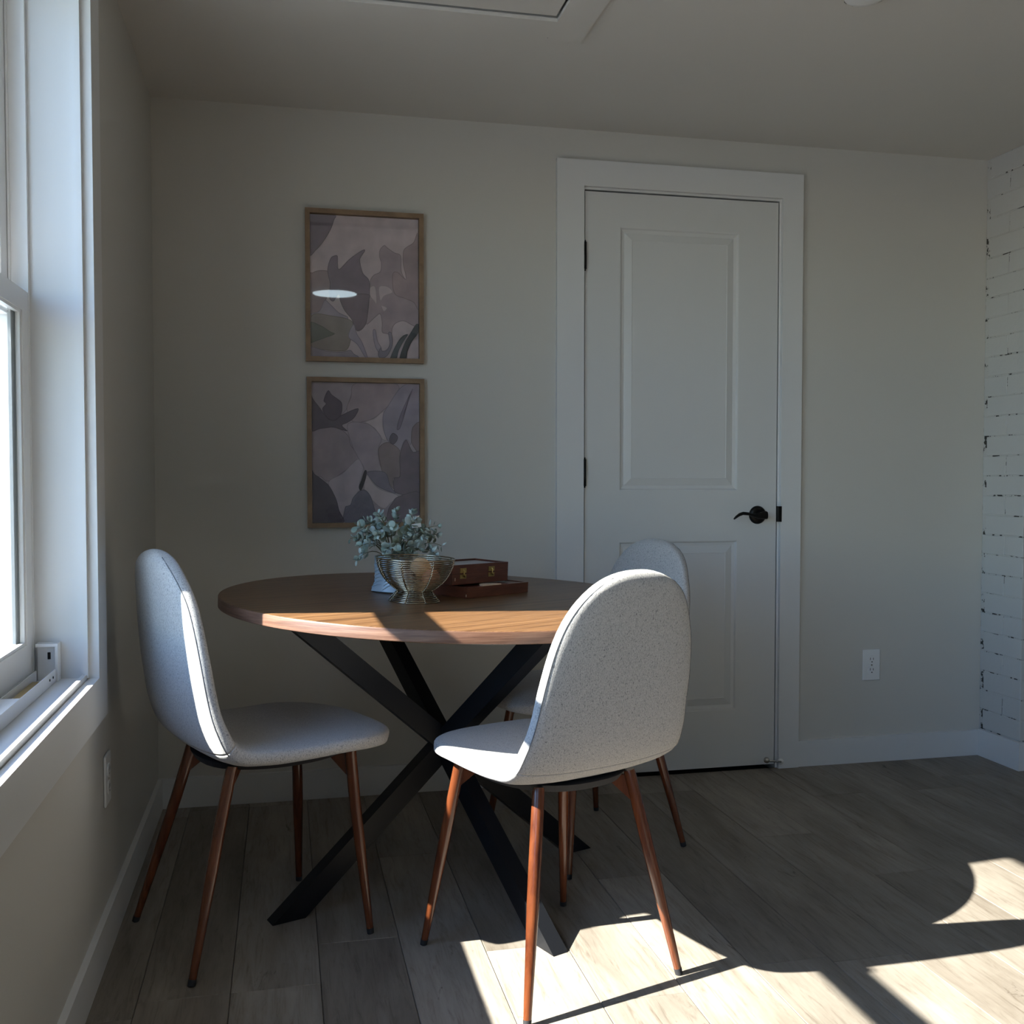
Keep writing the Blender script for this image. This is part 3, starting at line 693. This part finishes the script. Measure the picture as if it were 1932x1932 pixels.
def make_chair(lu, lv, rise, ws):
    t = thing('dining_chair', 'x', 'chair', (0, 0, 0), 0, 'grey upholstered chairs around the table')
    e0 = [.0004, .002, .005, .009, .014, .020, .028, .036, .046, .058, .07, .085, .10, .12, .14, .16, .185]
    obj('backrest', shell_bm(e0 + svals(.20, SJ-.004, 16) + [SJ], 1, 1), FABRIC, t, True)
    e1 = sorted(LEN-q for q in e0)
    obj('seat', shell_bm([SJ+.001, SJ+.005] + svals(SJ+.015, LEN-.20, 16) + e1, 1, 1), FABRIC, t, True)
    # seam where the outer panel meets the side band
    pts = []
    for s in svals(.012, SJ+.005, 26):
        p, n = at_s(s); w_ = halfw(s); th = thick(s); cp = cup(s); a = R(-14); v = w_*abs(math.cos(a))**.62; o = -th*abs(math.sin(a))**.50*(1+.04*(1-(v/w_)**2))+cp*(v/w_)**2
        pts.append((p.x+n.x*o, v, p.y+n.y*o))
    loop = [(q[0], -q[1], q[2]) for q in pts[::-1]] + pts
    obj('piping', T(loop, .0011, 6), SEAM, t, True)
    # black underside pan
    bm = bmesh.new(); R0, R1 = [], []
    for k in range(40):
        a = 2*PI*k/40; u, v = .035+.185*math.cos(a), .165*math.copysign(abs(math.sin(a))**.8, math.sin(a))
        R0.append(bm.verts.new((u*.94, v*.92, .4145))); R1.append(bm.verts.new((u, v, .430)))
    for k in range(40): bm.faces.new((R0[k], R0[(k+1) % 40], R1[(k+1) % 40], R1[k]))
    bm.faces.new(R0); bm.faces.new(R1); obj('seat_pan', bm, DARKPLASTIC, t)
    for sx, sy, tu, tv in ((-1, 1, -.115, .118), (-1, -1, -.115, -.118), (1, 1, .158, .142), (1, -1, .158, -.142)):
        fu, fv = .210*sx, .195*sy; tz = .428
        P = [Vector((tu, tv, tz)).lerp(Vector((fu, fv, .0)), q) for q in (0, .02, .3, .5, .7, .97, 1)]
        lg = obj('leg', T([P[0], P[1], P[2], P[3], P[4], P[5]], [.0115, .0130, .0132, .0128, .0108, .0082], 16), LEGWOOD, t, True, auto=50)
        obj('foot_cap', T([P[5]+(P[5]-P[6])*.02, P[6]+Vector((0, 0, .0004))], [.0087, .0080], 14), DARKPLASTIC, lg, True, auto=50)
        # gusset plate joining leg and pan
        inn = Vector((-tu*.75+.02, -tv*.9, 0)).normalized(); sd_ = Vector((-inn.y, inn.x, 0))*.0035; bm = bmesh.new()
        tri = [Vector((tu, tv, .418)), Vector((tu, tv, .388))+(Vector((fu, fv, 0))-Vector((tu, tv, .428)))*.06, Vector((tu, tv, .4145))+inn*.055]
        a = [bm.verts.new(q+sd_) for q in tri]; b = [bm.verts.new(q-sd_) for q in tri]
        bm.faces.new(a); bm.faces.new(b)
        for k in range(3): bm.faces.new((a[k], a[(k+1) % 3], b[(k+1) % 3], b[k]))
        obj('bracket', bm, LEGWOOD, lg)
    for o in list(t.children) + [g_ for c_ in t.children for g_ in c_.children]:
        for v in o.data.vertices: z_ = v.co.z; v.co.y *= 1+(ws-1)*ss(.40, .44, z_); v.co.x += lu*z_; v.co.y += lv*z_; v.co.z += rise*max(z_-.47, 0)
    return t
for loc, hd, ln, rise, ws, lab in (((.559, 2.154, 0), 110.5, .030, 0, 1.0, 'grey fabric chair nearest the camera with its back turned and sunlit seat edge'),
                     ((-.080, 2.460, 0), 23.8, .052, .06, 1.11, 'grey fabric chair beside the window wall seen side-on left of the table'),
                     ((.845, 2.837, 0), 202.7, .016, -.01, 1.0, 'grey fabric chair by the white door mostly hidden behind the nearest chair')):
    ch = make_chair(ln*math.cos(R(hd)), -ln*math.sin(R(hd)), rise, ws)   # each stands with its own slight lean
    ch.location = loc; ch.rotation_euler = (0, 0, R(hd)); ch['label'] = lab

# ------------------------------------------------------------------ wooden boxes
lb = thing('wooden_box', 'flat reddish wooden box with pale half-round inlay under a taller box', 'box'); lb.matrix_world = on_table(.443, 2.507, R(38))
LW, LD, LH = .243, .155, .0275
obj('body', B(0, LW, 0, LD, 0, LH-.004), MAHOG, lb, bevel=.0012)
obj('rim', B((0, LW, 0, .007, LH-.004, LH), (0, LW, LD-.007, LD, LH-.004, LH), (0, .007, .007, LD-.007, LH-.004, LH), (LW-.007, LW, .007, LD-.007, LH-.004, LH)), MAHOG, lb)
bm = bmesh.new(); a = [bm.verts.new((.098+.036*math.cos(R(q)), .002+.030*math.sin(R(q)), LH)) for q in range(0, 181, 12)]; b = [bm.verts.new((v.co.x, v.co.y, LH+.0022)) for v in a]
bm.faces.new(a); bm.faces.new(b)
for k in range(len(a)): bm.faces.new((a[k], a[(k+1) % len(a)], b[(k+1) % len(a)], b[k]))
obj('inlay', bm, MAPLE, lb)
for q in ((.118, .178), (.186, .236)): obj('tray_panel', B(q[0]*1, q[1], .012, .06, LH-.004, LH-.002), MAHOG, lb)
obj('corner_pin', B(-.0006, .0, .001, .003, .004, .010), MAPLE, lb)
M = on_table(.443, 2.507, R(38)) @ Matrix.Translation((-.006, .046, LH+.0015))
ub = thing('wooden_box', 'taller dark red wooden box with two brass clasps on the flat box', 'box'); ub.matrix_world = M
UW, UD, UH = .218, .118, .050
obj('body', B(0, UW, 0, UD, 0, UH-.006), MAHOG, ub, bevel=.0012)
obj('rim', B((0, UW, 0, .006, UH-.006, UH), (0, UW, UD-.006, UD, UH-.006, UH), (0, .006, .006, UD-.006, UH-.006, UH), (UW-.006, UW, .006, UD-.006, UH-.006, UH)), MAHOG, ub)
obj('top_panel', B(.0065, UW-.0065, .0065, UD-.0065, UH-.006, UH-.0045), PETG, ub)
obj('lid_seam', B(-.0003, UW+.0003, -.0003, UD+.0003, .0272, .0278), SLOT, ub)
for xx in (.040, .150):
    cl = obj('clasp', B((xx-.0115, xx+.0115, -.0012, 0, .0295, .0415), (xx-.0115, xx+.0115, -.0012, 0, .0150, .0255)), BRASS, ub, bevel=.0006)
    obj('hook', T([(xx-.001, -.002, .037), (xx+.002, -.0045, .0335), (xx-.001, -.0045, .028), (xx+.001, -.004, .022), (xx+.005, -.003, .019)], .0017, 8), BRASS, cl, True)
obj('corner_pin', B(.010, .0115, -.0006, 0, .010, .018), MAPLE, ub)

# ------------------------------------------------------------------ wire bowl
BM_ = on_table(.306, 2.459)
wb = thing('wire_bowl', 'open wire bowl of champagne metal rings on a flared foot', 'bowl'); wb.matrix_world = BM_
BS = .99
bp_ = [(.0625, .0015), (.056, .009), (.048, .018), (.0425, .026), (.049, .031), (.058, .038), (.069, .048), (.079, .060), (.0865, .073), (.0925, .088), (.0955, .104)]
bp_ = [(r_*BS, z_*BS) for r_, z_ in bp_]
def bprof(t):
    P = [Vector(p) for p in bp_]; n = len(P)-1; f = t*n; i = min(int(f), n-1); f -= i
    p0, p1, p2, p3 = P[max(i-1, 0)], P[i], P[i+1], P[min(i+2, n)]
    return .5*((2*p1)+(-p0+p2)*f+(2*p0-5*p1+4*p2-p3)*f*f+(-p0+3*p1-3*p2+p3)*f**3)
def ring(bm, r_, z_, rad, n=64, m=6): tube(bm, [(r_*math.cos(2*PI*k/n), r_*math.sin(2*PI*k/n), z_) for k in range(n)], rad, m, closed=True)
L_ = [bprof(i/300) for i in range(301)]; acc = 0; bm = bmesh.new(); nxt = .0052
for a, b in zip(L_, L_[1:]):
    acc += (b-a).length
    if acc >= nxt and b.y < .101*BS: ring(bm, b.x, b.y, .00135); nxt += .0049
obj('wire_rings', bm, WIRE, wb, True)
for nm, (r_, z_), rad in (('foot_ring', bp_[0], .0016), ('rim_ring', bp_[-1], .0017)):
    bm = bmesh.new(); ring(bm, r_, z_ + (.0003 if nm == 'foot_ring' else 0), rad, 80, 8); obj(nm, bm, WIRE, wb, True)
for k in range(8):
    a0 = 2*PI*k/8+.32; bm = bmesh.new()
    for ph in (0, PI):
        pts = []
        for i in range(121):
            t = i/120; p = bprof(t); tw = t*70+ph
            rr_ = p.x+.0022+.0011*math.cos(tw); da = .0011*math.sin(tw)/max(p.x, .01)
            pts.append((rr_*math.cos(a0+da), rr_*math.sin(a0+da), max(p.y, .0012)))
        tube(bm, pts, .0009, 5)
    obj('twisted_rib', bm, WIRE, wb, True)
def ball(label, col_, x_, y_, z_, r_, mt):
    bm = bmesh.new(); bmesh.ops.create_uvsphere(bm, u_segments=28, v_segments=18, radius=r_)
    o = obj('decor_ball', bm, mt, None, True); o['label'] = label; o['category'] = 'ball'; o.location = (BM_ @ Vector((x_, y_, z_))); return o
ball('pale tan wooden ball resting highest in the wire bowl', 0, .014, .010, .078, .0255, mat('tan_ball', (.60, .38, .20), .5, ramp=(20, (1, 1, 6), [(.3, (.48, .28, .14)), (.7, (.66, .43, .24))], 5)))
ball('terracotta wooden ball at the right side in the wire bowl', 0, .038, -.004, .056, .0225, mat('terracotta_ball', (.42, .16, .09), .5, ramp=(20, (1, 1, 6), [(.3, (.34, .12, .06)), (.7, (.48, .20, .12))], 5)))
ball('dark brown wooden ball low at the left in the wire bowl', 0, -.018, .002, .052, .0235, mat('brown_ball', (.16, .08, .05), .5, ramp=(20, (1, 1, 6), [(.3, (.10, .05, .03)), (.7, (.20, .11, .07))], 5)))

# ------------------------------------------------------------------ potted eucalyptus
PM = on_table(.275, 2.646)
pe = thing('potted_eucalyptus', 'faux eucalyptus with round pale green leaves in a small white pot', 'plant'); pe.matrix_world = PM
def pot_bm():
    bm = bmesh.new(); prof = [(.0, .0), (.046, .0), (.052, .003), (.050, .012), (.044, .026), (.044, .05), (.046, .075), (.047, .092), (.043, .092), (.042, .070), (.0, .070)]
    N = 64; rings = []
    for r_, z_ in prof:
        if r_ == 0: rings.append([bm.verts.new((0, 0, z_))]); continue
        rr = []
        for k in range(N):
            a = 2*PI*k/N; q = 1/max(abs(math.cos(a+.5)), abs(math.sin(a+.5)))**.55
            rr.append(bm.verts.new((r_*q*.97*math.cos(a), r_*q*.97*math.sin(a), z_)))
        rings.append(rr)
    for a, b in zip(rings, rings[1:]):
        for k in range(N):
            if len(a) == 1: bm.faces.new((a[0], b[(k+1) % N], b[k]))
            elif len(b) == 1: bm.faces.new((a[k], a[(k+1) % N], b[0]))
            else: bm.faces.new((a[k], a[(k+1) % N], b[(k+1) % N], b[k]))
    return bm
pot = obj('pot', pot_bm(), POT, pe, True, auto=60)
def pot_r(a, z_):
    pr = [(.052, .003), (.050, .012), (.044, .026), (.044, .05), (.046, .075), (.047, .092)]
    for (r0, z0), (r1, z1) in zip(pr, pr[1:]):
        if z_ <= z1: r_ = r0+(r1-r0)*max(z_-z0, 0)/(z1-z0); break
    return r_*.97/max(abs(math.cos(a+.5)), abs(math.sin(a+.5)))**.55
for side in range(8):                                          # raised fern fronds on the pot
    a = 2*PI*side/8 + .1
    for j in range(7):
        z_ = .008+.0095*j; pts = []
        for q in range(7):
            t = q/6; aa = a+.02+.62*t; zz = min(z_+.013*math.sin(t*1.9), .088); pts.append((pot_r(aa, zz)*math.cos(aa), pot_r(aa, zz)*math.sin(aa), zz))
        obj('relief_vein', T(pts, [.0012, .0020, .0022, .0021, .0018, .0014, .0007], 6), POT, pot, True)
obj('soil', lathe([(0, .078), (.040, .076)], 24), mat('dark_soil', (.03, .025, .02), .95), pe)
def leaf_mesh(rad, ln, cupv, n=12):
    bm = bmesh.new(); c0 = bm.verts.new((0, 0, 0)); ring_ = []; mid = bm.verts.new((ln*.5, 0, -cupv))
    for k in range(n):
        a = 2*PI*k/n; u = ln*.5*(1-math.cos(a)); v = rad*math.sin(a); ring_.append(bm.verts.new((u+.001, v, cupv*.8*(v/rad)**2+.15*u*u/ln)))
    for k in range(n): bm.faces.new((ring_[k], ring_[(k+1) % n], mid))
    bmesh.ops.delete(bm, geom=[c0], context='VERTS')
    me = bpy.data.meshes.new('leaf'); bmesh.ops.solidify(bm, geom=bm.faces[:], thickness=.0004); bm.to_mesh(me); bm.free(); me.materials.append(LEAF)
    for p in me.polygons: p.use_smooth = True
    return me
leaves = [leaf_mesh(.0095, .0200, .0022), leaf_mesh(.0076, .0165, .0018), leaf_mesh(.0112, .0220, .0030), leaf_mesh(.0040, .0130, .0010)]
r3 = random.Random(21); nleaf = 0
tips = []
NS = 25
for i in range(NS):
    a = 2*PI*(i*.6180339); el = 1-((i+.5)/NS)**.8*1.02
    rad = .108*math.sqrt(1-max(el, 0)**2*.8)*r3.uniform(.75, 1.08); tips.append((rad*math.cos(a)*1.05, rad*math.sin(a)*.8, .098+.105*max(el, -.05)*r3.uniform(.85, 1.1)+.012))
tips += [(.108, -.01, .172), (-.045, -.03, .198), (.112, -.02, .095), (-.115, -.02, .135), (-.098, -.03, .082), (.03, -.06, .100), (-.03, -.066, .106), (.0, -.062, .092), (.062, -.05, .108), (-.068, -.045, .112), (.02, -.07, .13)]
for tx_, ty_, tz_ in tips:
    p0 = Vector((tx_*.12, ty_*.12, .072)); p3 = Vector((tx_, ty_, tz_)); p1 = p0.lerp(p3, .35)+Vector((0, 0, .045)); pts = []
    p2 = p0.lerp(p3, .75)+Vector((0, 0, .025))
    for k in range(9):
        t = k/8; pts.append(p0*(1-t)**3+p1*3*t*(1-t)**2+p2*3*t*t*(1-t)+p3*t**3)
    st = obj('stem', T(pts, [.0012]*5+[.0009]*4, 5), STEM, pe, True)
    for k in range(4, 9):
        if nleaf >= 292: break
        d = (pts[min(k+1, 8)]-pts[k-1]).normalized(); aa, bb_ = frame_of(d); ph = r3.uniform(0, PI)
        small = k >= 7
        for sgn in ((1, -1) if k < 8 else (1, -1)):
            if nleaf >= 292: break
            if r3.random() < .16: continue
            side_ = (aa*math.cos(ph)+bb_*math.sin(ph))*sgn; u = (side_+d*r3.uniform(.2, .8)).normalized(); n_ = (d*.9-side_*.3+Vector((r3.uniform(-.5, .5), r3.uniform(-.5, .5)-.25, r3.uniform(-.2, .6)))); v = n_.cross(u).normalized(); n_ = u.cross(v)
            Mx = Matrix(((u.x, v.x, n_.x, 0), (u.y, v.y, n_.y, 0), (u.z, v.z, n_.z, 0), (0, 0, 0, 1)))
            o = bpy.data.objects.new('leaf', leaves[3] if (small and r3.random() < .6) else (leaves[1] if small else leaves[r3.choice((0, 0, 1, 2))])); C.objects.link(o); o.parent = pe
            o.matrix_local = Matrix.Translation(pts[k]+side_*.001) @ Mx @ Matrix.Scale(r3.uniform(.8, 1.12), 4); nleaf += 1
tg = obj('price_tag', xform(B(-.013, .011, -.0003, .0003, -.004, .006), Matrix.Translation((.052, -.03, .172)) @ Matrix.Rotation(R(-10), 4, 'Y')), VINYL, pe)
